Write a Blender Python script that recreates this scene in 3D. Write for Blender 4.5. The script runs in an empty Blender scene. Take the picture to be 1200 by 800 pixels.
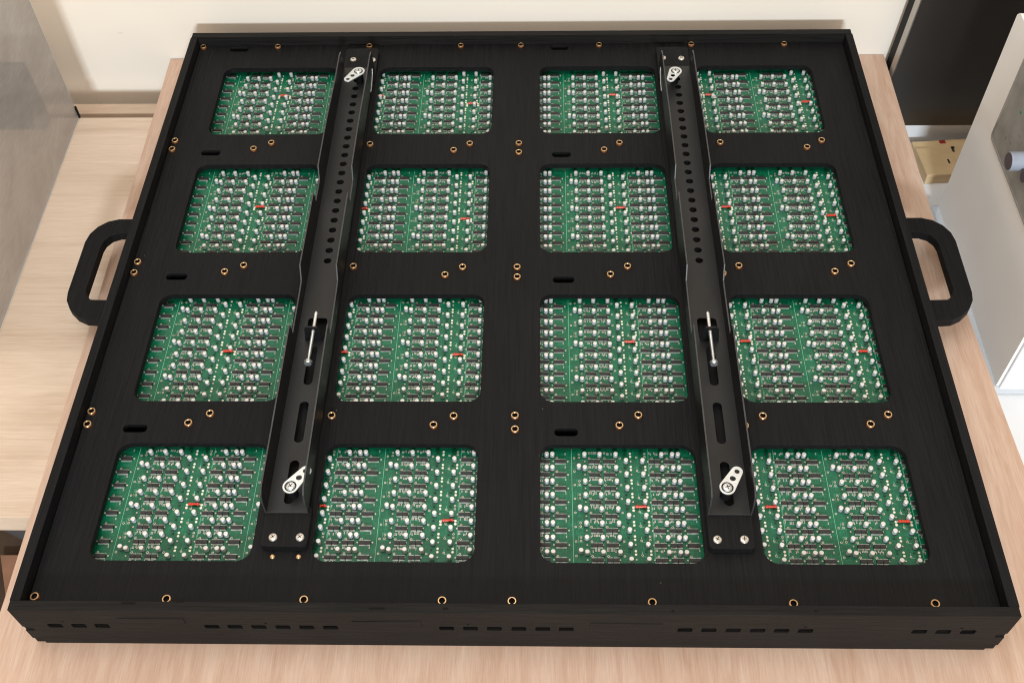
import bpy, bmesh, math, random
from mathutils import Matrix, Vector
random.seed(11)
S = bpy.context.scene
C = S.collection

# ------------------------------------------------------------------ camera
def cam_matrix(pitch, roll, yaw, loc):
    R = Matrix.Rotation(yaw, 3, 'Z') @ Matrix.Rotation(pitch, 3, 'X') @ Matrix.Rotation(roll, 3, 'Z')
    return Matrix.Translation(loc) @ R.to_4x4()
cd = bpy.data.cameras.new('camera')
cam = bpy.data.objects.new('camera', cd)
C.objects.link(cam)
cam.matrix_world = cam_matrix(0.6632, -0.0295, 0.0385, (0.5281, -0.4421, 1.0173))
cd.sensor_width = 36.0
cd.lens = 37.89
cd.clip_start = 0.02
cd.clip_end = 60
S.camera = cam

# ------------------------------------------------------------------ world + lamps
w = bpy.data.worlds.new('World')
S.world = w
w.use_nodes = True
bg = w.node_tree.nodes['Background']
bg.inputs[0].default_value = (1.0, 0.815, 0.62, 1)
bg.inputs[1].default_value = 0.94

def area(name, loc, target, sx, sy, power, col):
    ld = bpy.data.lights.new(name, 'AREA')
    ld.shape = 'RECTANGLE'
    ld.size, ld.size_y = sx, sy
    ld.energy = power
    ld.color = col
    o = bpy.data.objects.new(name, ld)
    C.objects.link(o)
    o.location = loc
    o.rotation_euler = (Vector(target) - Vector(loc)).to_track_quat('-Z', 'Y').to_euler()
    return o
TGT = Vector((0.5, 0.6, 0.0))
KD = Vector((0.06, -0.93, 0.355)).normalized()
area('window_light', TGT + KD * 5.0, TGT, 0.62, 0.30, 205, (0.82, 0.93, 1.0))
area('overhead_fill', (0.1, 0.2, 2.6), (0.5, 0.5, 0), 1.6, 1.2, 26, (0.92, 0.97, 1.0))  # soft overhead fill added to brighten the horizontal surfaces, no lamp seen there

S.cycles.filter_width = 1.1
S.view_settings.view_transform = 'Standard'
S.view_settings.look = 'None'
S.view_settings.exposure = 0.0
S.view_settings.gamma = 1.0
S.view_settings.use_curve_mapping = False

# ------------------------------------------------------------------ node helpers
def mat(name):
    m = bpy.data.materials.new(name)
    m.use_nodes = True
    nt = m.node_tree
    return m, nt, nt.nodes['Principled BSDF']
def N(nt, t, **kw):
    n = nt.nodes.new(t)
    for k, v in kw.items():
        setattr(n, k, v)
    return n
def coords(nt, scale=(1, 1, 1), rot=(0, 0, 0), out='Object'):
    tc = N(nt, 'ShaderNodeTexCoord')
    mp = N(nt, 'ShaderNodeMapping')
    mp.inputs['Scale'].default_value = scale
    mp.inputs['Rotation'].default_value = rot
    nt.links.new(tc.outputs[out], mp.inputs['Vector'])
    return mp.outputs[0]
def noise(nt, vec, scale, detail=4, rough=0.55, dist=0.0):
    n = N(nt, 'ShaderNodeTexNoise')
    n.inputs['Scale'].default_value = scale
    n.inputs['Detail'].default_value = detail
    n.inputs['Roughness'].default_value = rough
    n.inputs['Distortion'].default_value = dist
    nt.links.new(vec, n.inputs['Vector'])
    return n.outputs['Fac']
def ramp(nt, fac, stops):
    r = N(nt, 'ShaderNodeValToRGB')
    el = r.color_ramp.elements
    while len(el) < len(stops):
        el.new(0.5)
    for e, (p, c) in zip(el, stops):
        e.position = p
        e.color = (c[0], c[1], c[2], 1) if len(c) == 3 else c
    nt.links.new(fac, r.inputs[0])
    return r.outputs[0]
def mix(nt, a, b, fac, mode='MIX'):
    m = N(nt, 'ShaderNodeMix', data_type='RGBA', blend_type=mode)
    for sock, v in ((m.inputs[0], fac), (m.inputs[6], a), (m.inputs[7], b)):
        if isinstance(v, (int, float)):
            sock.default_value = v
        elif isinstance(v, tuple):
            sock.default_value = (v[0], v[1], v[2], 1)
        else:
            nt.links.new(v, sock)
    return m.outputs[2]
def bump(nt, bsdf, h, strength, dist):
    b = N(nt, 'ShaderNodeBump')
    b.inputs['Strength'].default_value = strength
    b.inputs['Distance'].default_value = dist
    nt.links.new(h, b.inputs['Height'])
    nt.links.new(b.outputs[0], bsdf.inputs['Normal'])
def simple(name, col, rough=0.5, metal=0.0, spec=0.5, var=0.12, vscale=60, coat=0.0):
    m, nt, b = mat(name)
    v = coords(nt)
    f = noise(nt, v, vscale, 3)
    lo = tuple(c * (1 - var) for c in col)
    hi = tuple(min(1, c * (1 + var)) for c in col)
    nt.links.new(ramp(nt, f, [(0.3, lo), (0.7, hi)]), b.inputs['Base Color'])
    b.inputs['Roughness'].default_value = rough
    b.inputs['Metallic'].default_value = metal
    b.inputs['Specular IOR Level'].default_value = spec
    b.inputs['Coat Weight'].default_value = coat
    return m

# ------------------------------------------------------------------ materials
def black_wood(name, grain_axis, base=0.0042, warm=(0.93, 0.96, 1.10)):
    m, nt, b = mat(name)
    sc = {'x': (14, 420, 420), 'y': (420, 14, 420)}[grain_axis]
    g = noise(nt, coords(nt, sc), 1.0, 5, 0.6)
    big = noise(nt, coords(nt), 5.0, 3)
    c1 = ramp(nt, g, [(0.25, tuple(base * 0.4 * k for k in warm)), (0.75, tuple(base * 2.1 * k for k in warm))])
    c2 = ramp(nt, big, [(0.3, (0.8, 0.8, 0.8)), (0.7, (1.2, 1.17, 1.13))])
    col = mix(nt, c1, c2, 1.0, 'MULTIPLY')
    # sparse pale dust specks
    vo = N(nt, 'ShaderNodeTexVoronoi')
    vo.inputs['Scale'].default_value = 42
    nt.links.new(coords(nt), vo.inputs['Vector'])
    sp = ramp(nt, vo.outputs['Distance'], [(0.0, (1, 1, 1)), (0.028, (0.7, 0.7, 0.7)), (0.034, (0, 0, 0))])
    gate = ramp(nt, noise(nt, coords(nt), 17, 2), [(0.6, (0, 0, 0)), (0.66, (1, 1, 1))])
    f = mix(nt, sp, gate, 1.0, 'MULTIPLY')
    f2 = N(nt, 'ShaderNodeMath', operation='MULTIPLY')
    nt.links.new(f, f2.inputs[0]); f2.inputs[1].default_value = 0.6
    col = mix(nt, col, (0.35, 0.33, 0.3), f2.outputs[0])
    nt.links.new(col, b.inputs['Base Color'])
    rr = N(nt, 'ShaderNodeMapRange')
    rr.inputs[3].default_value = 0.55; rr.inputs[4].default_value = 0.72
    nt.links.new(g, rr.inputs[0]); nt.links.new(rr.outputs[0], b.inputs['Roughness'])
    b.inputs['Specular IOR Level'].default_value = 0.16
    bump(nt, b, g, 0.9, 0.0008)
    return m
M = {}
M['black_wood'] = black_wood('black_stained_wood', 'y')
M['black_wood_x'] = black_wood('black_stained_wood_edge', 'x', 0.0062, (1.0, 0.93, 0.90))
M['black_steel'] = simple('black_powder_steel', (0.0065, 0.0065, 0.0068), 0.45, 0.0, 0.30, 0.2, 900)
M['satin_steel'] = simple('satin_black_steel', (0.0125, 0.0125, 0.013), 0.42, 0.0, 0.4, 0.2, 900)
M['edge_highlight'] = simple('steel_edge_highlight', (0.040, 0.041, 0.044), 0.38, 0.2, 0.5)  # light caught on the bracket edges, put into a lighter steel colour
M['zinc'] = simple('zinc_plate', (0.70, 0.73, 0.73), 0.33, 0.7, 0.5, 0.08, 200)
M['bright_steel'] = simple('bright_steel', (0.72, 0.74, 0.75), 0.25, 0.85, 0.5, 0.08, 300)
M['nickel'] = simple('nickel_screw', (0.66, 0.62, 0.57), 0.3, 0.8, 0.5, 0.1, 300)
M['copper'] = simple('copper_side', (0.70, 0.27, 0.10), 0.35, 0.85, 0.5, 0.15, 300)
M['brass'] = simple('brass_insert', (0.62, 0.40, 0.21), 0.3, 0.9, 0.5, 0.12, 300)
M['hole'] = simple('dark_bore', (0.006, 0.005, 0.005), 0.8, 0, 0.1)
M['chip'] = simple('chip_black', (0.018, 0.018, 0.019), 0.48, 0, 0.4, 0.15, 500)
M['pin'] = simple('tinned_pin', (0.6, 0.6, 0.58), 0.35, 0.5, 0.5)
M['can'] = simple('aluminium_can', (0.66, 0.645, 0.635), 0.42, 0.45, 0.5, 0.05, 300)
M['can_side'] = simple('aluminium_can_side_lit', (0.70, 0.71, 0.76), 0.35, 0.55, 0.5, 0.05, 300)  # key light reflected by the can sides put into their colour
M['can_mark'] = simple('can_mark', (0.05, 0.05, 0.07), 0.4)
M['pad'] = simple('tinned_pad', (0.78, 0.72, 0.60), 0.4, 0.25, 0.5, 0.1, 400)
M['via'] = simple('via_ring', (0.50, 0.46, 0.38), 0.45, 0.3, 0.5, 0.25, 400)
M['smd'] = simple('small_resistor', (0.33, 0.27, 0.24), 0.4, 0.0, 0.5, 0.4, 150)
M['red'] = simple('red_glazed_resistor', (0.50, 0.035, 0.015), 0.3, 0.0, 0.5, 0.2, 500)
M['silk'] = simple('pcb_silk', (0.16, 0.50, 0.33), 0.5)
M['dark_green'] = simple('dark_transistor_body', (0.01, 0.03, 0.02), 0.4)  # own dark green of the small transistors

def pcb():
    m, nt, b = mat('green_solder_mask')
    v = coords(nt)
    big = noise(nt, v, 30, 3)
    tr1 = noise(nt, coords(nt, (900, 90, 1)), 1.0, 2, 0.4)
    tr2 = noise(nt, coords(nt, (110, 800, 1)), 1.0, 2, 0.4)
    t = mix(nt, ramp(nt, tr1, [(0.55, (0, 0, 0)), (0.62, (1, 1, 1))]), ramp(nt, tr2, [(0.55, (0, 0, 0)), (0.62, (1, 1, 1))]), 0.5)
    base = ramp(nt, big, [(0.3, (0.0015, 0.075, 0.036)), (0.7, (0.003, 0.11, 0.052))])
    col = mix(nt, base, (0.009, 0.16, 0.085), t)
    nt.links.new(col, b.inputs['Base Color'])
    b.inputs['Roughness'].default_value = 0.28
    b.inputs['Specular IOR Level'].default_value = 0.4
    bump(nt, b, t, 0.15, 0.0001)
    return m
M['pcb'] = pcb()

def plywood():
    m, nt, b = mat('pink_plywood')
    g = noise(nt, coords(nt, (120, 11, 20)), 1.0, 6, 0.62, 0.6)
    g2 = noise(nt, coords(nt, (18, 3.0, 8)), 1.0, 5, 0.6, 1.0)
    fib = noise(nt, coords(nt, (700, 30, 60)), 1.0, 3, 0.6)
    c = ramp(nt, g, [(0.25, (0.49, 0.33, 0.25)), (0.5, (0.545, 0.395, 0.31)), (0.75, (0.59, 0.45, 0.365))])
    c = mix(nt, c, ramp(nt, g2, [(0.3, (0.90, 0.82, 0.77)), (0.7, (1.06, 1.07, 1.07))]), 1.0, 'MULTIPLY')
    c = mix(nt, c, ramp(nt, fib, [(0.3, (0.9, 0.88, 0.86)), (0.7, (1.06, 1.06, 1.06))]), 1.0, 'MULTIPLY')
    nt.links.new(c, b.inputs['Base Color'])
    b.inputs['Roughness'].default_value = 0.62
    b.inputs['Specular IOR Level'].default_value = 0.25
    bump(nt, b, fib, 0.25, 0.0003)
    return m
M['plywood'] = plywood()

def oak():
    m, nt, b = mat('pale_oak')
    g = noise(nt, coords(nt, (3.0, 130, 20)), 1.0, 5, 0.6, 0.7)
    fib = noise(nt, coords(nt, (26, 600, 60)), 1.0, 3, 0.6)
    knots = noise(nt, coords(nt, (2.0, 9, 5)), 1.0, 3, 0.5, 1.5)
    c = ramp(nt, g, [(0.25, (0.55, 0.425, 0.325)), (0.5, (0.595, 0.475, 0.375)), (0.75, (0.625, 0.51, 0.41))])
    c = mix(nt, c, ramp(nt, fib, [(0.3, (0.9, 0.89, 0.88)), (0.7, (1.05, 1.05, 1.05))]), 1.0, 'MULTIPLY')
    c = mix(nt, c, ramp(nt, knots, [(0.3, (0.88, 0.84, 0.8)), (0.6, (1.05, 1.05, 1.05))]), 1.0, 'MULTIPLY')
    nt.links.new(c, b.inputs['Base Color'])
    b.inputs['Roughness'].default_value = 0.5
    b.inputs['Specular IOR Level'].default_value = 0.3
    bump(nt, b, fib, 0.15, 0.0003)
    return m
M['oak'] = oak()

def plaster():
    m, nt, b = mat('cream_wall_paint')
    v = coords(nt)
    big = noise(nt, v, 2.2, 3)
    fine = noise(nt, v, 160, 4)
    c = ramp(nt, big, [(0.3, (0.76, 0.695, 0.61)), (0.7, (0.81, 0.75, 0.675))])
    sc = N(nt, 'ShaderNodeTexVoronoi')
    sc.inputs['Scale'].default_value = 9
    nt.links.new(coords(nt, (1, 1, 1.6)), sc.inputs['Vector'])
    f = ramp(nt, sc.outputs['Distance'], [(0.0, (1, 1, 1)), (0.035, (0.5, 0.5, 0.5)), (0.05, (0, 0, 0))])
    c = mix(nt, c, (0.52, 0.36, 0.24), mix(nt, (0, 0, 0), f, 0.35))
    nt.links.new(c, b.inputs['Base Color'])
    b.inputs['Roughness'].default_value = 0.75
    b.inputs['Specular IOR Level'].default_value = 0.2
    bump(nt, b, fine, 0.12, 0.0006)
    return m
M['wall'] = plaster()
M['white'] = simple('white_laminate', (0.74, 0.75, 0.77), 0.4, 0, 0.4, 0.04, 8)
M['cabinet'] = simple('warm_white_enamel', (0.82, 0.81, 0.80), 0.45, 0, 0.4, 0.04, 5)
M['cabinet_edge'] = simple('cabinet_base_trim', (0.62, 0.66, 0.70), 0.22, 0.35, 0.5, 0.05, 8)
M['grey_panel'] = simple('grey_control_panel', (0.24, 0.235, 0.22), 0.5, 0, 0.4, 0.15, 40)
M['knob'] = simple('knob_plastic', (0.30, 0.33, 0.40), 0.35, 0, 0.5, 0.08, 40)
M['knob_end'] = simple('knob_end', (0.05, 0.045, 0.06), 0.4)
M['print'] = simple('panel_print', (0.03, 0.03, 0.028), 0.5)
M['faint_print'] = simple('panel_faint_print', (0.15, 0.15, 0.14), 0.5)
M['green_print'] = simple('panel_green_print', (0.01, 0.22, 0.10), 0.5)
M['birch'] = simple('birch_box_wood', (0.60, 0.44, 0.25), 0.55, 0, 0.3, 0.12, 14)
M['red_mark'] = simple('red_mark', (0.30, 0.02, 0.015), 0.5)
M['screen'] = simple('glossy_black_screen', (0.006, 0.0042, 0.0034), 0.30, 0, 1.0, 0.6, 3)  # warm brown reflection of the room tinted into the base colour
M['screen_case'] = simple('screen_case', (0.004, 0.004, 0.005), 0.6, 0, 0.15)
M['silver'] = simple('silver_bezel', (0.42, 0.40, 0.37), 0.35, 0.6, 0.5, 0.1, 8)
M['floor'] = simple('dark_floor', (0.085, 0.055, 0.038), 0.5, 0, 0.3, 0.4, 9)
M['terracotta'] = simple('reddish_board', (0.42, 0.22, 0.14), 0.6, 0, 0.3, 0.15, 20)
M['bin'] = simple('grey_bin_plastic', (0.10, 0.105, 0.115), 0.45, 0, 0.4, 0.1, 10)

def smoked():
    m = bpy.data.materials.new('smoked_acrylic')
    m.use_nodes = True
    nt = m.node_tree
    b = nt.nodes['Principled BSDF']
    out = nt.nodes['Material Output']
    cl = noise(nt, coords(nt, (1, 3, 5)), 3.0, 5, 0.6, 1.0)
    fine = noise(nt, coords(nt, (1, 40, 300)), 1.0, 3, 0.6)
    c = ramp(nt, cl, [(0.3, (0.46, 0.445, 0.44)), (0.7, (0.62, 0.61, 0.60))])
    c = mix(nt, c, ramp(nt, fine, [(0.3, (0.9, 0.9, 0.9)), (0.8, (1.1, 1.1, 1.1))]), 1.0, 'MULTIPLY')
    nt.links.new(c, b.inputs['Base Color'])
    b.inputs['Roughness'].default_value = 0.3
    tr = N(nt, 'ShaderNodeBsdfTransparent')
    tr.inputs[0].default_value = (0.78, 0.76, 0.745, 1)
    mx = N(nt, 'ShaderNodeMixShader')
    mx.inputs[0].default_value = 0.48
    nt.links.new(tr.outputs[0], mx.inputs[1])
    nt.links.new(b.outputs[0], mx.inputs[2])
    nt.links.new(mx.outputs[0], out.inputs['Surface'])
    return m
M['smoked'] = smoked()
M['edge_glow'] = simple('lit_acrylic_edge', (0.50, 0.47, 0.44), 0.5)  # pale colour paints the light caught along the plate edges

# ------------------------------------------------------------------ object helpers
def link(name, me, parent=None, loc=None):
    o = bpy.data.objects.new(name, me)
    C.objects.link(o)
    if parent is not None:
        o.parent = parent
    if loc is not None:
        o.location = loc
    return o
def empty(name, loc=(0, 0, 0)):
    o = bpy.data.objects.new(name, None)
    o.empty_display_size = 0.02
    C.objects.link(o)
    o.location = loc
    return o
def tag(o, label=None, cat=None, group=None, kind=None):
    if label: o['label'] = label
    if cat: o['category'] = cat
    if group: o['group'] = group
    if kind: o['kind'] = kind
    return o

class MB:
    """collects shapes, each face with a material slot, into one mesh"""
    def __init__(s):
        s.v, s.f, s.m, s.mats, s.sm = [], [], [], [], []
    def mi(s, m):
        if m not in s.mats: s.mats.append(m)
        return s.mats.index(m)
    def add(s, vs, fs, m, smooth=False, T=None):
        k = len(s.v)
        i = s.mi(m)
        s.v += [tuple(T @ Vector(p)) for p in vs] if T else [tuple(p) for p in vs]
        s.f += [tuple(k + a for a in f) for f in fs]
        s.m += [i] * len(fs)
        s.sm += [smooth] * len(fs)
        return s
    def box(s, x0, y0, z0, x1, y1, z1, m, T=None):
        vs = [(x0,y0,z0),(x1,y0,z0),(x1,y1,z0),(x0,y1,z0),(x0,y0,z1),(x1,y0,z1),(x1,y1,z1),(x0,y1,z1)]
        fs = [(0,3,2,1),(4,5,6,7),(0,1,5,4),(1,2,6,5),(2,3,7,6),(3,0,4,7)]
        return s.add(vs, fs, m, False, T)
    def lathe(s, prof, m, n=16, T=None, mats=None, closed=False):
        """prof: (r, z) list from bottom to top round the z axis"""
        vs = [(r * math.cos(2*math.pi*i/n), r * math.sin(2*math.pi*i/n), z) for r, z in prof for i in range(n)]
        K = len(prof)
        for k in range(K if closed else K - 1):
            a, b_ = k * n, ((k + 1) % K) * n
            fs = [(a+i, a+(i+1) % n, b_+(i+1) % n, b_+i) for i in range(n)]
            mm = mats[k] if mats else m
            s.add(vs[a:a+n] + vs[b_:b_+n], [(i, (i+1) % n, n+(i+1) % n, n+i) for i in range(n)], mm, True, T)
        if not closed:
            if prof[-1][0] > 0:
                s.add(vs[(K-1)*n:], [tuple(range(n))], mats[-1] if mats else m, False, T)
            if prof[0][0] > 0:
                s.add(vs[:n], [tuple(reversed(range(n)))], mats[0] if mats else m, False, T)
        return s
    def join(s, o, dx=0, dy=0, dz=0):
        k = len(s.v)
        idx = [s.mi(m) for m in o.mats]
        s.v += [(a+dx, b+dy, c+dz) for a, b, c in o.v]
        s.f += [tuple(k + a for a in f) for f in o.f]
        s.m += [idx[i] for i in o.m]
        s.sm += o.sm
    def mesh(s, name):
        me = bpy.data.meshes.new(name)
        me.from_pydata(s.v, [], s.f)
        for m in s.mats: me.materials.append(m)
        me.polygons.foreach_set('material_index', s.m)
        me.polygons.foreach_set('use_smooth', s.sm)
        me.update()
        return me
    def obj(s, name, parent=None, loc=None):
        return link(name, s.mesh(name), parent, loc)

def rrect(x0, y0, x1, y1, r, n=6):
    pts = []
    for cx, cy, a0 in ((x1-r, y1-r, 0), (x0+r, y1-r, 90), (x0+r, y0+r, 180), (x1-r, y0+r, 270)):
        for i in range(n + 1):
            a = math.radians(a0 + 90*i/n)
            pts.append((cx + r*math.cos(a), cy + r*math.sin(a)))
    return pts
def circle(cx, cy, r, n=20):
    return [(cx + r*math.cos(2*math.pi*i/n), cy + r*math.sin(2*math.pi*i/n)) for i in range(n)]
def plate(name, outline, holes, z0, z1, m, parent=None, T=None, bev=0.0, loc=None):
    """flat sheet of real thickness with holes, from a filled 2D curve"""
    cu = bpy.data.curves.new('tmp_curve', 'CURVE')
    cu.dimensions = '2D'
    cu.fill_mode = 'BOTH'
    for ring in [outline] + holes:
        sp = cu.splines.new('POLY')
        sp.points.add(len(ring) - 1)
        for p, (x, y) in zip(sp.points, ring):
            p.co = (x, y, 0, 1)
        sp.use_cyclic_u = True
    cu.extrude = (z1 - z0) / 2 - bev
    cu.bevel_depth = bev
    cu.bevel_resolution = 1 if bev else 0
    if bev: cu.offset = -bev
    ob = bpy.data.objects.new('tmp_curve', cu)
    C.objects.link(ob)
    dg = bpy.context.evaluated_depsgraph_get()
    me = bpy.data.meshes.new_from_object(ob.evaluated_get(dg))
    bpy.data.objects.remove(ob)
    bpy.data.curves.remove(cu)
    me.name = name
    me.transform(Matrix.Translation((0, 0, (z0 + z1) / 2)))
    if T: me.transform(T)
    me.materials.clear()
    me.materials.append(m)
    for p in me.polygons: p.use_smooth = False
    return link(name, me, parent, loc)
# maps a plate drawn in (a, b, thickness) onto world planes
XZ = Matrix(((1,0,0,0),(0,0,-1,0),(0,1,0,0),(0,0,0,1)))      # a->X, b->Z, t->-Y
YZ = Matrix(((0,0,1,0),(1,0,0,0),(0,1,0,0),(0,0,0,1)))       # a->Y, b->Z, t->X
def bevel(o, width, seg=2):
    md = o.modifiers.new('bevel', 'BEVEL')
    md.width = width; md.segments = seg; md.limit_method = 'ANGLE'
    return o

# ================================================================== SETTING
WALL_Y = 0.985
wall = MB().box(-2.2, WALL_Y, -0.9, 3.2, WALL_Y + 0.1, 1.75, M['wall']).obj('wall')
tag(wall, kind='structure')
floor = MB().box(-2.2, -2.5, -0.82, 3.2, WALL_Y, -0.8, M['floor']).obj('floor')
tag(floor, kind='structure')

# pale oak desk on the left, its boards side by side
desk = empty('desk', (-0.6, 0.15, -0.8))
tag(desk, 'pale oak desk with fine horizontal grain left of and beneath the plywood sheet', 'desk')
ys = [0.158, 0.286, 0.427, 0.566, 0.757, 0.8605]
inv = Matrix.Translation((0.6, -0.15, 0.8))
for k in range(5):
    b = MB().box(-1.3, ys[k], -0.1152, 0.9, ys[k+1] - 0.0001, -0.084, M['oak'], inv)
    o = bevel(b.obj('board', desk), 0.0003, 1)
for lx, ly in ((-1.25, 0.2), (0.82, 0.2), (-1.25, 0.8), (0.82, 0.8)):
    bevel(MB().box(lx-.025, ly-.025, -0.8, lx+.025, ly+.025, -0.1155, M['oak'], inv).obj('leg', desk), 0.002)
rail = bevel(MB().box(-1.3, 0.937, -0.165, 1.02, 0.962, -0.140, M['oak']).obj('back_rail'), 0.0015)
tag(rail, 'narrow oak rail along the wall in the gap behind the desk', 'rail')

# sheet of plywood on which the panel lies
ply = plate('plywood_sheet', [(-0.0565, -0.75), (1.094, -0.75), (1.0917, 0.222), (1.0876, 0.30), (1.0838, 0.404), (1.0768, 0.6385), (1.0793, 0.9835), (-0.066, 0.9815), (-0.0545, 0.4), (-0.0500, 0.05)],
            [], -0.0838, -0.0662, M['plywood'])
tag(ply, 'large pinkish plywood sheet lying flat beneath the black panel', 'plywood sheet')

# white table on the right
tb = empty('white_table', (1.5, 0.5, -0.8))
tag(tb, 'low white table right of the plywood carrying the appliance and small wooden box', 'table')
inv = Matrix.Translation((-1.5, -0.5, 0.8))
bevel(MB().box(1.02, -0.1, -0.26, 2.1, 0.983, -0.2205, M['white'], inv).obj('table_top', tb), 0.002)
for lx, ly in ((1.06, -0.05), (2.05, -0.05), (1.06, 0.93), (2.05, 0.93)):
    MB().box(lx-.02, ly-.02, -0.8, lx+.02, ly+.02, -0.2605, M['white'], inv).obj('leg', tb)

# ================================================================== SIDE THINGS
# smoked acrylic plate standing on the desk
ac = empty('acrylic_plate', (-0.184, 0.62, -0.0838))
tag(ac, 'upright smoky translucent acrylic plate standing on the oak desk at left', 'acrylic plate')
AT = Matrix.Translation((0.184, -0.62, 0.0838)) @ Matrix.Translation((-0.1763, 0, 0)) @ Matrix.Rotation(math.radians(0.93), 4, 'Z')
plate('sheet', [(0.39, -0.0838), (0.858, -0.0838), (0.8605, -0.074), (0.8575, -0.066), (0.8605, -0.058), (0.8605, 0.42), (0.39, 0.42)], [], -0.0015, 0.0015, M['smoked'], ac, AT @ YZ)
MB().box(-0.0015, 0.8607, -0.056, 0.0015, 0.8613, 0.42, M['edge_glow'], AT).obj('edge', ac)
MB().box(-0.0015, 0.39, -0.0837, 0.0022, 0.858, -0.0828, M['edge_glow'], AT).obj('edge', ac)
MB().box(-0.001, 0.8588, -0.083, 0.0036, 0.8618, -0.062, M['screen_case'], AT).obj('clip', ac)
# object seen dimly through the plate
dp = bevel(MB().box(-0.34, 0.832, -0.0838, -0.232, 0.8595, 0.026, M['screen_case']).obj('dark_block'), 0.004)
tag(dp, 'dark block dimly visible behind the smoky acrylic plate', 'block')

# glossy black screen leaning by the wall
tv = empty('flat_screen', (1.4, 0.95, -0.22))
tag(tv, 'tall glossy black flat screen with silver side bezel against the wall', 'screen')
inv = Matrix.Translation((-1.4, -0.95, 0.22))
def q4(name, m, y0, y1, xb, xt, x1, zb, zt, parent, T):
    vs = [(xb,y0,zb),(x1,y0,zb),(x1,y0,zt),(xt,y0,zt),(xb,y1,zb),(x1,y1,zb),(x1,y1,zt),(xt,y1,zt)]
    fs = [(0,1,2,3),(7,6,5,4),(0,3,7,4),(1,5,6,2),(3,2,6,7),(0,4,5,1)]
    return MB().add(vs, fs, m, False, T).obj(name, parent)
q4('glass', M['screen'], 0.930, 0.933, 1.0792, 1.106, 1.9, -0.166, 0.44, tv, inv)
q4('bezel', M['silver'], 0.9332, 0.951, 1.0788, 1.1056, 1.9, -0.166, 0.44, tv, inv)
q4('back_shell', M['screen_case'], 0.9512, 0.975, 1.0796, 1.1064, 1.9, -0.166, 0.44, tv, inv)
bevel(MB().box(1.072, 0.953, -0.2203, 1.90, 0.975, -0.1664, M['white'], inv).obj('added_white_bar', tv), 0.001)  # added white bar in place of the brightly lit wall below the screen

# small birch box
bb = empty('wooden_box', (1.23, 0.9, -0.2203))
tag(bb, 'small pale birch box with red and black marks between plywood and appliance', 'box')
Rz = Matrix.Translation((1.1570, 0.8494, 0)) @ Matrix.Rotation(math.radians(4.5), 4, 'Z')
inv = Matrix.Translation((-1.23, -0.9, 0.2203)) @ Rz
bevel(MB().box(0, 0, -0.2203, 0.14, 0.0815, -0.2065, M['birch'], inv).obj('box_body', bb), 0.001)
bevel(MB().box(-0.0008, -0.0008, -0.2063, 0.141, 0.064, -0.2, M['birch'], inv).obj('lid', bb), 0.001)
bevel(MB().box(-0.0008, 0.0655, -0.2063, 0.141, 0.0825, -0.2025, M['birch'], inv).obj('back_strip', bb), 0.0008)
MB().box(0.044, 0.074, -0.2024, 0.054, 0.081, -0.2016, M['red_mark'], inv).obj('red_mark', bb)
MB().box(0.0580, 0.0585, -0.1999, 0.0630, 0.0625, -0.1994, M['print'], inv).obj('black_mark', bb)
MB().box(0.0570, 0.050, -0.1999, 0.0610, 0.0620, -0.1994, M['print'], inv).obj('black_mark', bb)
MB().box(0.0420, 0.024, -0.1999, 0.0450, 0.033, -0.1994, M['print'], inv).obj('black_mark', bb)

# white appliance with control panel
ap = empty('white_appliance', (1.3, 0.6, -0.2203))
tag(ap, 'white appliance with grey control panel and round knob at right', 'appliance')
inv = Matrix.Translation((-1.3, -0.6, 0.2203))
prof = [(0.4343, -0.2145), (0.7816, -0.2145), (0.7816, 0.150), (0.776, 0.157), (0.440, 0.157), (0.4343, 0.150)]
bevel(plate('housing', prof, [], 0.0, 0.42, M['cabinet'], ap, inv @ Matrix.Translation((1.1600, 0, 0)) @ YZ), 0.0025)
bevel(MB().box(1.1490, 0.4305, -0.2200, 1.581, 0.785, -0.2030, M['cabinet_edge'], inv).obj('base_trim', ap), 0.003, 3)
bevel(MB().box(1.1640, 0.43, -0.2062, 1.576, 0.4341, 0.145, M['white'], inv).obj('front_door', ap), 0.0015)
cpo = plate('control_panel', rrect(0.475, 0.001, 0.7126, 0.149, 0.008), [], 1.1575, 1.1598, M['grey_panel'], ap, inv @ YZ)
plate('panel_frame', rrect(0.4735, -0.0005, 0.7141, 0.1505, 0.009), [rrect(0.4755, 0.0015, 0.7121, 0.1485, 0.0075)], 1.1566, 1.1597, M['silver'], ap, inv @ YZ)
for ky, kz, kr, kl, km in ((0.6054, 0.0535, 0.0125, 0.022, 'knob'), (0.5825, 0.0480, 0.0080, 0.009, 'knob_end')):
    T = inv @ Matrix.Translation((1.1570, ky, kz)) @ Matrix.Rotation(math.radians(-90), 4, 'Y')
    kn = MB().lathe([(kr + .0015, 0.0), (kr, 0.0015), (kr - .0002, kl - .001), (kr - .0008, kl)], M[km], 32, T).obj('knob', ap)
    if km == 'knob': MB().lathe([(kr - .0012, kl + .0001), (kr - .0012, kl + .0006)], M['knob_end'], 32, T).obj('knob_face', kn)
for py, pz, sy, sz, mm in ((0.655, 0.036, .006, .0008, 'faint_print'), (0.675, 0.028, .0008, .006, 'faint_print'), (0.643, 0.060, .006, .0008, 'faint_print'),
                           (0.652, 0.014, .008, .0008, 'faint_print'), (0.665, 0.080, .0035, .0035, 'green_print'), (0.640, 0.095, .006, .0008, 'faint_print')):
    plate('printed_mark', rrect(py, pz, py + sy, pz + sz, 0.0003, 2), [], 1.1571, 1.1574, M[mm], ap, inv @ YZ)

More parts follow.
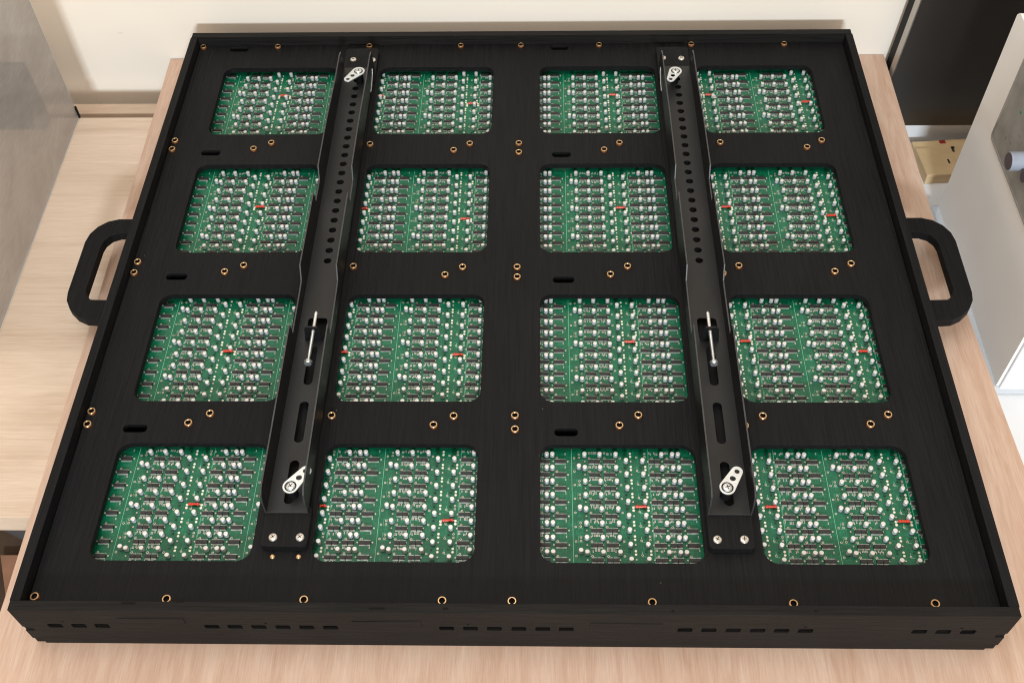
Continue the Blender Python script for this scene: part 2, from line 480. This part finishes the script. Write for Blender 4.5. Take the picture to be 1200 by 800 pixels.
# things below the desk edge, lower left
bn = MB().lathe([(0.065, 0), (0.140, 0.30), (0.143, 0.305), (0.143, 0.312), (0.137, 0.312), (0.06, 0.01)], M['bin'], 40).obj('waste_bin', None, (-0.418, 0.560, -0.799))
tag(bn, 'dark grey round bin on the floor under the desk, lower left', 'bin')
bd = plate('reddish_board', [(-0.4679, 0.4614), (-0.4330, 0.3800), (-0.25, 0.3800), (-0.25, 0.4640)], [], -0.7995, -0.785, M['terracotta'])
tag(bd, 'reddish brown board on the dark floor at lower left', 'board')

# ================================================================== DISPLAY PANEL
P = empty('display_panel', (0.5, 0.469, -0.066))
tag(P, 'large black wooden electronics panel lying face down with sixteen openings showing green circuit boards', 'electronics panel')
PI_ = Matrix.Translation((-0.5, -0.469, 0.066))
D = 0.9379
TOP = 0.016
BOT = -0.066
TH = 0.0105
XL = [0.0585, 0.2924, 0.5310, 0.7625]
XR = [0.2291, 0.4624, 0.7022, 0.9331]
YB = [0.7239, 0.4970, 0.2647, 0.0630]
YT = [0.8731, 0.6618, 0.4264, 0.2071]
win = [rrect(XL[c], YB[r], XR[c], YT[r], 0.0155, 8) for r in range(4) for c in range(4)]
slots = []
for y, (a, b) in ((0.9181, (0.059, 0.084)), (0.6858, (0.0590, 0.0835)), (0.4557, (0.0590, 0.083)), (0.2268, (0.0587, 0.0836)),
                  (0.9178, (0.5495, 0.5731)), (0.6802, (0.5491, 0.5727)), (0.4504, (0.5484, 0.5727)), (0.2232, (0.5483, 0.5722))):
    slots.append(rrect(a - 0.0012, y - 0.0052, b + 0.0012, y + 0.0052, 0.0046, 5))
back = plate('back_board', [(TH, TH), (1-TH, TH), (1-TH, D-TH), (TH, D-TH)], win + slots, -0.0085, 0.0, M['black_wood'], P, PI_, 0.0004)
# inner tray closing the box below the slots
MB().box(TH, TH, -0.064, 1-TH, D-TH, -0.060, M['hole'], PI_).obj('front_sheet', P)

def fslots():
    hs = []
    xs = [.0279,.0525,.0763,.1894,.2130,.2374,.2619,.2863,.3107,.4288,.4531,.4773,.5020,.5262,.5499,.6696,.6936,.7180,.7425,.7664,.7904,.9038,.9276,.9523]
    for x in xs:
        hs.append(rrect(x, -0.0262, x + 0.0148, -0.0168, 0.0018, 3))
    for x in (0.0405, 0.2475, 0.4525, 0.79, 0.9445):
        hs.append(circle(x + 0.006, -0.0118, 0.0013, 8))
    return hs
front_outline = [(0.0, TOP), (1.0, TOP), (1.0, -0.0245), (0.990, -0.0245), (0.990, -0.034), (1.0, -0.034), (1.0, -0.0535), (0.990, -0.0535), (0.990, BOT),
                 (0.010, BOT), (0.010, -0.0535), (0.0, -0.0535), (0.0, -0.034), (0.010, -0.034), (0.010, -0.0245), (0.0, -0.0245)]
fp = plate('front_board', front_outline, fslots(), -TH, 0.0, M['black_wood_x'], P, PI_ @ XZ, 0.0004)
# behind the slots
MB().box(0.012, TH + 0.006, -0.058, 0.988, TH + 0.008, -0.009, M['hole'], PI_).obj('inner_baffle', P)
for a, b, z0, z1 in ((0.3417, 0.4109, -0.0175, -0.0050), (0.5812, 0.6530, -0.0195, -0.0065), (0.1046, 0.1720, -0.0136, -0.0015)):
    bevel(MB().box(a, -0.0007, z0, b, 0.0009, z1, M['black_wood_x'], PI_).obj('inlay', P), 0.0003, 1)
bevel(MB().box(0.0, D-TH, BOT, 1.0, D, TOP, M['black_wood_x'], PI_).obj('back_rail_board', P), 0.0005)
for x0 in (-0.0012, 1.0012 - TH):
    side = [(TH + .0002, TOP - .0006), (D - TH - .0002, TOP - .0006), (D - TH - .0002, BOT + .0004), (TH + .0002, BOT + .0004)]
    plate('side_board', side, [], x0, x0 + TH, M['black_wood'], P, PI_ @ YZ, 0.0004)
    # fingers of the side boards showing in the notches of the front board
for x0, x1 in ((0.0006, 0.0098), (0.9902, 0.9994)):
    MB().box(x0, 0.0012, -0.0338, x1, TH, -0.0247, M['black_wood'], PI_).obj('joint_finger', P)
    MB().box(x0, 0.0014, -0.0655, x1, TH, -0.0537, M['black_wood'], PI_).obj('joint_finger', P)
for a, b, y in ((0.113, 0.127, 0.0075), (0.168, 0.175, 0.0095), (0.3615, 0.377, 0.0035), (0.435, 0.440, 0.004), (0.66, 0.663, 0.003), (0.80, 0.803, 0.004)):
    MB().box(a, y, TOP - 0.0008, b, y + 0.0018, TOP + 0.00025, M['hole'], PI_).obj('kerf_mark', P)

# carrying handles
def handle(sgn, x_edge):
    X = lambda v: x_edge + sgn * v
    out = []
    A = [(0.0, 0.576), (0.036, 0.576), (0.050, 0.5715), (0.0615, 0.562), (0.069, 0.549), (0.0718, 0.534), (0.0712, 0.446), (0.069, 0.433), (0.0615, 0.419), (0.050, 0.408), (0.037, 0.4015), (0.0, 0.3985)]
    B = [(0.004, 0.5505), (0.030, 0.5495), (0.040, 0.545), (0.0465, 0.536), (0.0485, 0.526), (0.0485, 0.449), (0.0455, 0.440), (0.038, 0.434), (0.004, 0.433)]
    return plate('handle', [(X(a), b) for a, b in A], [[(X(a), b) for a, b in B]], -0.032, -0.019, M['black_wood'], P, PI_, 0.0008)
handle(-1, -0.0012)
handle(1, 1.0012)

# brass threaded inserts
ins = [[0.011,0.9251],[0.1306,0.9262],[0.271,0.9249],[0.4107,0.9257],[0.5024,0.9227],[0.6211,0.9258],[0.7606,0.9245],[0.9007,0.9232],[0.0165,0.0209],[0.1523,0.0191],[0.2922,0.0192],[0.4321,0.0192],[0.5026,0.0193],[0.6433,0.0189],[0.784,0.0185],[0.9248,0.0195],[0.0164,0.7094],[0.0160,0.6917],[0.0164,0.4793],[0.0160,0.461],[0.0164,0.2485],[0.0162,0.2309],[0.5017,0.7015],[0.5019,0.6831],[0.5022,0.4699],[0.5024,0.4534],[0.5025,0.2441],[0.5028,0.2256],[0.1308,0.692],[0.1541,0.7042],[0.2933,0.7008],[0.4112,0.6879],[0.4332,0.701],[0.62,0.6877],[0.6419,0.7016],[0.7815,0.7018],[0.9,0.6915],[0.9222,0.7054],[0.1315,0.4624],[0.1541,0.4732],[0.2943,0.4716],[0.4116,0.4571],[0.4331,0.47],[0.6194,0.4576],[0.6415,0.4712],[0.7812,0.4718],[0.8996,0.4623],[0.922,0.4752],[0.1314,0.2331],[0.1539,0.246],[0.2937,0.2435],[0.4107,0.231],[0.4328,0.2433],[0.6202,0.2311],[0.6421,0.2451],[0.7822,0.2443],[0.901,0.2337],[0.923,0.2465],[0.7605,0.2312],[0.7600,0.4590]]
im = MB()
im.lathe([(0.0046, -0.004), (0.0046, 0.0028), (0.0042, 0.0033), (0.0033, 0.0033), (0.0030, 0.0029), (0.0030, -0.004)], M['brass'], 18, None, [M['copper'], M['brass'], M['brass'], M['brass'], M['hole']])
im.lathe([(0.0029, -0.0035), (0.0029, 0.0004)], M['hole'], 18)
im = im.mesh('threaded_insert')
for x, y in ins:
    if x < 0.02: x = max(x, TH + 0.0053)
    if y > 0.92: y = min(y, D - TH - 0.0050)
    o = link('threaded_insert', im, P, (x - 0.5, y - 0.469, 0.066))
    o.rotation_euler = (random.uniform(-.03, .03), random.uniform(-.03, .03), random.uniform(0, 6))

# ------------------------------------------------------------------ mounting brackets
def screw_mesh(name, r, h, m):
    b = MB()
    b.lathe([(r, 0), (r, h*0.35), (r*0.86, h*0.75), (r*0.55, h*0.97), (0.0001, h)], m, 20)
    for a in (0.4, 0.4 + math.pi/2):
        T = Matrix.Rotation(a, 4, 'Z')
        b.box(-r*0.5, -r*0.09, h*0.6, r*0.5, r*0.09, h*1.01, M['hole'], T)
    return b.mesh(name)
SC = screw_mesh('screw', 0.0046, 0.0024, M['nickel'])
SCB = screw_mesh('tab_screw', 0.0052, 0.0030, M['bright_steel'])
tip = MB().lathe([(0.0026, 0), (0.0026, 0.002), (0.0015, 0.003)], M['brass'], 12).mesh('screw_tip')

def bracket(x0, x1, xc, fr, bk, side):
    """x0,x1 inner faces of the flanges; xc hole line; fr/bk tab poses (big centre, small centre)"""
    B = empty('mounting_bracket', (0, 0, 0)); B.parent = P
    B.location = (xc - 0.5, 0.45 - 0.469, 0.066)
    T = Matrix.Translation((-xc, -0.45, 0.0))
    bl, br = (0.2395, 0.2885) if side < 0 else (0.7052, 0.7525)
    for ya, yb in ((0.0746, 0.1225), (0.838, 0.905)):
        plate('spacer_block', rrect(bl, ya, br, yb, 0.005, 4), [], 0.0002, 0.0102, M['black_wood'], B, T, 0.0006)
    holes = [circle(xc, 0.8272 - 0.01777*k, 0.0047, 20) for k in range(21)]
    for a, b in ((0.345, 0.2793), (0.256, 0.2008), (0.1776, 0.1236)):
        y0, y1 = (b, a)
        if a == 0.345: y1 = 0.336
        holes.append(rrect(xc - 0.0050, y0, xc + 0.0050, y1, 0.0049, 6))
    holes.append(rrect(xc - 0.0115, 0.3455, xc + 0.0115, 0.3785, 0.004, 4))
    web = plate('web', [(x0 - .0018, 0.1132), (x1 + .0018, 0.1132), (x1 + .0018, 0.8568), (x0 - .0018, 0.8568)], holes, 0.0104, 0.0120, M['satin_steel'], B, T, 0.0003)
    web.data.materials.append(M['edge_highlight'])
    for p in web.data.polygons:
        if abs(p.normal.z) < 0.8 and p.center.y < 0.1136 - 0.45: p.material_index = 1  # front edge of the web takes the painted highlight
    zA, zB, zC = 0.0505, 0.0330, 0.0520
    fl = [(0.1132, 0.0104), (0.1135, 0.030), (0.1165, 0.042), (0.124, 0.0465), (0.20, 0.047), (0.3375, 0.0505), (0.3385, zB - .001), (0.40, zB),
          (0.4187, zB + .001), (0.4288, zC), (0.5540, zC - .001), (0.5545, zB + .001), (0.594, zB + .001), (0.603, zC), (0.70, zC), (0.78, 0.047), (0.84, 0.0465), (0.853, 0.043), (0.8562, 0.034), (0.8568, 0.0104)]
    for xf in (x0 - .0018, x1):
        fo = plate('flange', fl, [], xf, xf + 0.0018, M['black_steel'], B, T @ YZ, 0.00025)
        fo.data.materials.append(M['edge_highlight'])
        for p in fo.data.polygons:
            if abs(p.normal.x) < 0.8: p.material_index = 1  # flange edges take the painted highlight
    # pressed lug with the levelling bolt
    lug = [(xc - .0112, 0.0120), (xc + .0112, 0.0120), (xc + .0085, 0.0345), (xc + .0070, 0.0375), (xc - .0045, 0.0375), (xc - .0085, 0.0345)] if side < 0 else \
          [(xc - .0112, 0.0120), (xc + .0112, 0.0120), (xc + .0085, 0.0345), (xc + .0045, 0.0375), (xc - .0070, 0.0375), (xc - .0085, 0.0345)]
    lg = plate('lug', lug, [], -0.0018, 0.0, M['black_steel'], B, T @ Matrix.Translation((0, 0.3437, 0)) @ XZ, 0.0003)
    bx, bz = xc - 0.0015 * (-side) * -1, 0.0305
    Ty = T @ Matrix.Translation((bx, 0.2985, bz)) @ Matrix.Rotation(math.radians(-90), 4, 'X')
    bt = MB()
    pr = [(0.0021, 0.0)]
    for k in range(48):
        z = 0.0006 + k * 0.00152
        pr += [(0.0022, z), (0.0018, z + 0.0008)]
    pr += [(0.0016, 0.0738)]
    bt.lathe(pr, M['bright_steel'], 12, Ty)
    bt.lathe([(0.0042, -0.0034), (0.0046, -0.0030), (0.0046, -0.0006), (0.0036, 0.0)], M['bright_steel'], 6, Ty)
    bt.lathe([(0.0050, -0.0002), (0.0050, 0.0004)], M['bright_steel'], 10, Ty)
    bt.obj('levelling_bolt', B)
    # washer tabs on studs
    for (big, sml, R1, R2, zz) in ((fr[0], fr[1], 0.0085, 0.0062, 0.0290), (bk[0], bk[1], 0.0092, 0.0058, 0.0290)):
        bx_, by_ = big; sx_, sy_ = sml
        dx, dy = sx_ - bx_, sy_ - by_
        L = math.hypot(dx, dy); a = math.atan2(dy, dx)
        th = math.acos((R1 - R2) / L)
        pts = []
        for i in range(17):
            t = th + (2*math.pi - 2*th) * i / 16
            pts.append((R1*math.cos(t), R1*math.sin(t)))
        for i in range(13):
            t = -th + 2*th*i/12
            pts.append((L + R2*math.cos(t), R2*math.sin(t)))
        hl = [circle(0, 0, 0.0064, 20), circle(L*0.56, 0, 0.0031, 14), circle(L*1.0, 0, 0.0027, 14)]
        TT = T @ Matrix.Translation((bx_, by_, zz)) @ Matrix.Rotation(a, 4, 'Z')
        tb_ = plate('washer_tab', pts, hl, 0, 0.0016, M['zinc'], B, TT, 0.0003)
        st = MB().lathe([(0.0058, 0.0122 - zz), (0.0058, -0.0002)], M['screen_case'], 20, TT).obj('stud', B)
        so = link('tab_screw', SCB, B)
        so.location = (bx_ - xc, by_ - 0.45, zz + 0.0001)
        so.rotation_euler = (0, 0, random.uniform(0, 3))
    for sx_, sy_, sz_ in ((xc - 0.0105 if side < 0 else xc - 0.0165, 0.0848, 0.0102), (xc + 0.0178 if side < 0 else xc + 0.0112, 0.0850, 0.0102),
                          (xc - 0.0105 if side < 0 else xc - 0.0165, 0.8775, 0.0102), (xc + 0.0186 if side < 0 else xc + 0.0105, 0.8765, 0.0102)):
        so = link('screw', SC, B)
        so.location = (sx_ - xc, sy_ - 0.45, sz_)
        so.rotation_euler = (0, 0, random.uniform(0, 3))
    # bright cut edge of the hook on the flange facing the middle
    xf = (x1 + 0.0019) if side < 0 else (x0 - 0.0019 - 0.0008)
    clip = [(0.800, 0.0125), (0.803, 0.0115), (0.815, 0.0118), (0.835, 0.018), (0.8385, 0.0245), (0.8365, 0.0250), (0.832, 0.0195), (0.814, 0.0138), (0.804, 0.0135)]
    plate('hook_edge', clip, [], xf, xf + 0.0008, M['zinc'], B, T @ YZ)
    return B
bracket(0.2415, 0.2840, 0.2629, ((0.2672, 0.1345), (0.2808, 0.1532)), ((0.2680, 0.8250), (0.2545, 0.8075)), -1)
bracket(0.7083, 0.7512, 0.7305, ((0.7270, 0.1352), (0.7392, 0.1545)), ((0.7262, 0.8222), (0.7180, 0.8040)), 1)
for x, y in ((0.2528, 0.0673), (0.2800, 0.0674)):
    link('screw_tip', tip, P, (x - 0.5, y - 0.469, 0.0662))

# ------------------------------------------------------------------ circuit boards
ZP = -0.0165                      # top face of the boards
def chip_unit(L):
    b = MB()
    b.box(-L/2, -0.0018, 0.0002, L/2, 0.0018, 0.0025, M['chip'])
    n = max(3, int(round(L / 0.00127)))
    for i in range(n):
        x = -L/2 + (i + 0.5) * L / n
        for s in (-1, 1):
            b.box(x - 0.00034, s*0.0026 - 0.0009, 0.0001, x + 0.00034, s*0.0026 + 0.0009, 0.0007, M['pin'])
    return b
def cap_unit():
    b = MB()
    b.box(-0.0024, -0.0024, 0.0001, 0.0024, 0.0024, 0.0006, M['can_mark'])
    b.lathe([(0.0023, 0.0006), (0.00255, 0.0010), (0.00255, 0.0066), (0.0022, 0.0070)], M['can'], 12, None,
            [M['can_side'], M['can_side'], M['can'], M['can']])
    return b
def disc_unit(r, h, m, hole=0.0):
    b = MB()
    b.lathe([(r, 0), (r, h)], m, 10)
    if hole: b.lathe([(hole, h), (hole, h + 0.00008)], M['hole'], 6)
    return b
U = {
    'chip_s': chip_unit(0.0060), 'chip_l': chip_unit(0.0121), 'cap': cap_unit(),
    'via': disc_unit(0.0013, 0.0003, M['via'], 0.0006), 'post': disc_unit(0.0009, 0.0011, M['via']),
    'pad': disc_unit(0.00135, 0.0005, M['pad']),
    'res': MB().box(-0.00055, -0.0010, 0.0001, 0.00055, 0.0010, 0.0006, M['smd']).box(-0.00057, 0.0007, 0.0001, 0.00057, 0.0012, 0.00065, M['pin']).box(-0.00057, -0.0012, 0.0001, 0.00057, -0.0007, 0.00065, M['pin']),
    'sot': MB().box(-0.0010, -0.0007, 0.0001, 0.0010, 0.0007, 0.0009, M['dark_green']),
}
UM = {k: U[k].mesh(n) for k, n in (('chip_s', 'chip'), ('chip_l', 'chip'), ('cap', 'capacitor'))}
def resistor():
    b = MB()
    T = Matrix.Translation((0, 0, 0.0024)) @ Matrix.Rotation(math.radians(90), 4, 'Y')
    b.lathe([(0.0012, -0.0060), (0.0018, -0.0054), (0.0018, -0.0036), (0.0015, -0.0030), (0.0015, 0.0030), (0.0018, 0.0036), (0.0018, 0.0054), (0.0012, 0.0060)], M['red'], 12, T)
    for s in (-1, 1):
        b.box(min(s*0.0056, s*0.0078), -0.0003, 0.0021, max(s*0.0056, s*0.0078), 0.0003, 0.0027, M['pin'])
        b.box(s*0.0078 - 0.0003, -0.0003, 0.0001, s*0.0078 + 0.0003, 0.0003, 0.0027, M['pin'])
        b.lathe([(0.0015, 0), (0.0015, 0.0008)], M['pad'], 8, Matrix.Translation((s*0.0080, 0, 0)))
        b.lathe([(0.0015, 0), (0.0015, 0.0008)], M['pad'], 8, Matrix.Translation((s*0.0080, -0.0036, 0)))
    return b.mesh('red_resistor')
RES = resistor()
CELLS = [-0.0605, 0.0788, 0.2181, 0.3574, 0.4266, 0.5660, 0.7053, 0.8447]
ROWY = [(0.8138, 0.01745), (0.5751, 0.0172), (0.3121, 0.0173), (0.1227, 0.0172)]
SHY = (0.0052, 0.0043, 0.0035, 0.0027)     # the boards lie lower than the plane they were measured on
def px_(x): return 0.528 + (x - 0.528) * 1.0042
CELLS = [px_(x) for x in CELLS]
reds = [[(.1535,.8215),(.2938,.8205),(.4328,.8021),(.6395,.8200),(.7793,.8190),(.9174,.8027)],
        [(.1540,.5905),(.2938,.5868),(.4318,.5673),(.6390,.5874),(.7793,.5886),(.9160,.5723)],
        [(.1542,.3453),(.2934,.3442),(.4326,.3405),(.6394,.3602),(.7780,.3616),(.9172,.3463)],
        [(.1543,.1355),(.2930,.1341),(.4321,.1171),(.6397,.1348),(.7790,.1355),(.9174,.1187)]]
reds = [[(px_(x), y + SHY[r]) for x, y in row] for r, row in enumerate(reds)]
chips, caps = [], []
for r in range(4):
    for c in range(4):
        x0, x1, y0, y1 = XL[c], XR[c], YB[r], YT[r]
        cx, cy = (x0 + x1)/2, (y0 + y1)/2
        bo = MB().box(x0 - 0.012 - cx, y0 - 0.012 - cy, -0.0016, x1 + 0.012 - cx, y1 + 0.012 - cy, 0.0, M['pcb']).obj('circuit_board', P, (cx - 0.5, cy - 0.469, ZP + 0.066))
        yb, pt = ROWY[r]
        yb += (0.0016 if c < 2 else 0.0) + SHY[r]
        small = MB(); silk = MB()
        def inside(x, y, m=0.0025):
            return x0 - m < x < x1 + m and y0 - m < y < y1 + m
        def put(kind, x, y, m=0.0025):
            if not inside(x, y, m): return
            if kind in ('chip_s', 'chip_l'): chips.append((r, c, kind, x, y, bo, cx, cy))
            elif kind == 'cap': caps.append((r, c, kind, x, y, bo, cx, cy))
            else: small.join(U[kind], x - cx, y - cy)
        myreds = [(rx, ry) for rx, ry in reds[r] if inside(rx, ry)]
        for V in CELLS:
            if c < 2 and V > 0.42: continue
            if c >= 2 and V < 0.42: continue
            if V + 0.139 < x0 - 0.005 or V > x1 + 0.005: continue
            for sx, wd in ((0.0, 0.0004), (0.0857, 0.0003)):
                x = V + sx
                if x0 < x < x1: silk.box(x - wd/2 - cx, y0 - 0.004 - cy, 0, x + wd/2 - cx, y1 + 0.004 - cy, 0.00015, M['silk'])
            k0 = int((y0 - yb) / pt) - 1
            k1 = int((y1 - yb) / pt) + 2
            for k in range(k0, k1 + 1):
                y = yb + k * pt
                for dx in (0.0220, 0.0286, 0.0386, 0.0452): put('chip_s', V + dx, y)
                for dx in (0.0893, 0.0957, 0.1062, 0.1127): put('chip_s', V + dx, y)
                put('chip_l', V + 0.1274, y)
                for dx in (0.0144, 0.0313, 0.0491, 0.1002, 0.1121, 0.1185): put('cap', V + dx, y - 0.0100)
                if k % 3 == (0 if r == 2 else 1): put('cap', V + 0.0079, y - 0.0082)
                else:
                    put('via', V + 0.0083, y - 0.0076); put('via', V + 0.0083, y - 0.0117)
                    x = V + 0.0055
                    if inside(x, y, 0) and inside(x + .006, y - .013, 0):
                        silk.box(x - cx, y - 0.0137 - cy, 0, x + .0056 - cx, y - 0.0135 - cy, 0.0001, M['silk'])
                        silk.box(x - cx, y - 0.0057 - cy, 0, x + .0056 - cx, y - 0.0055 - cy, 0.0001, M['silk'])
                        silk.box(x - cx, y - 0.0137 - cy, 0, x + .0002 - cx, y - 0.0055 - cy, 0.0001, M['silk'])
                nr = [1 for rx, ry in myreds if abs(ry - (y - 0.0060)) < 0.006 and abs(rx - (V + 0.0735)) < 0.01]
                put('cap', V + 0.0603, y - 0.0008)
                put('cap', V + 0.0787, y - 0.0008)
                for dx in (0.0147, 0.0316, 0.0488, 0.1010, 0.1195, 0.1358, 0.0850): put('post', V + dx, y + 0.0003)
                for dx in (0.0030, 0.0199, 0.0368, 0.0540, 0.0896, 0.1066, 0.1236): put('via', V + dx, y - 0.0122)
                put('via', V + 0.0725, y - 0.0110)
                put('post', V + 0.0660, y + 0.0008)
                if not nr:
                    put('pad', V + 0.0657, y - 0.0062); put('pad', V + 0.0657, y - 0.0102)
                    kd = 'via' if k % 2 else 'pad'
                    put(kd, V + 0.0818, y - 0.0062); put(kd, V + 0.0818, y - 0.0102)
                put('sot', V + 0.0592, y - 0.0072); put('sot', V + 0.0765, y - 0.0068)
                for dx in (0.0193, 0.0207, 0.0232, 0.0246, 0.0262, 0.0276, 0.0360, 0.0374, 0.0398, 0.0412, 0.0430, 0.0446,
                           0.0870, 0.0884, 0.0925, 0.0940, 0.0957, 0.1044, 0.1058, 0.1075, 0.1330):
                    if random.random() < 0.9:
                        put('res', V + dx + random.uniform(-.0002, .0002), y - 0.0055 - random.choice((0, 0, 0.0014)))
                for dx in (0.0175, 0.0345, 0.0865, 0.1205, 0.0725):
                    x = V + dx
                    if inside(x, y, -0.003):
                        silk.box(x - cx, y - 0.0105 - cy, 0, x + 0.00035 - cx, y - 0.0065 - cy, 0.0001, M['silk'])
                        silk.box(x - cx, y - 0.0127 - cy, 0, x + 0.004 - cx, y - 0.0123 - cy, 0.0001, M['silk'])
        so = small.obj('solder_points', bo); so['kind'] = 'stuff'
        sk = silk.obj('board_print', bo); sk['kind'] = 'stuff'
        for rx, ry in myreds:
            ro = link('red_resistor', RES, bo, (rx - cx, ry - 0.0008 - cy, 0.0))
            ro.rotation_euler = (0, 0, random.uniform(-0.04, 0.04))
def scatter(items, single_name, stuff_name, jit):
    items.sort(key=lambda t: t[4])
    for t in items[:300]:
        r, c, kind, x, y, bo, cx, cy = t
        o = link(single_name, UM[kind], bo, (x - cx, y - cy, 0.0))
        if jit: o.rotation_euler = (0, 0, random.choice((0, 1.5708)) + random.uniform(-.08, .08))
    groups = {}
    for t in items[300:]:
        groups.setdefault((t[0], t[1]), []).append(t)
    for g in groups.values():
        m = MB()
        for r, c, kind, x, y, bo, cx, cy in g: m.join(U[kind], x - cx, y - cy)
        o = m.obj(stuff_name, g[0][5]); o['kind'] = 'stuff'
scatter(chips, 'chip', 'chips', False)
scatter(caps, 'capacitor', 'capacitors', True)
print('chips', len(chips), 'caps', len(caps))
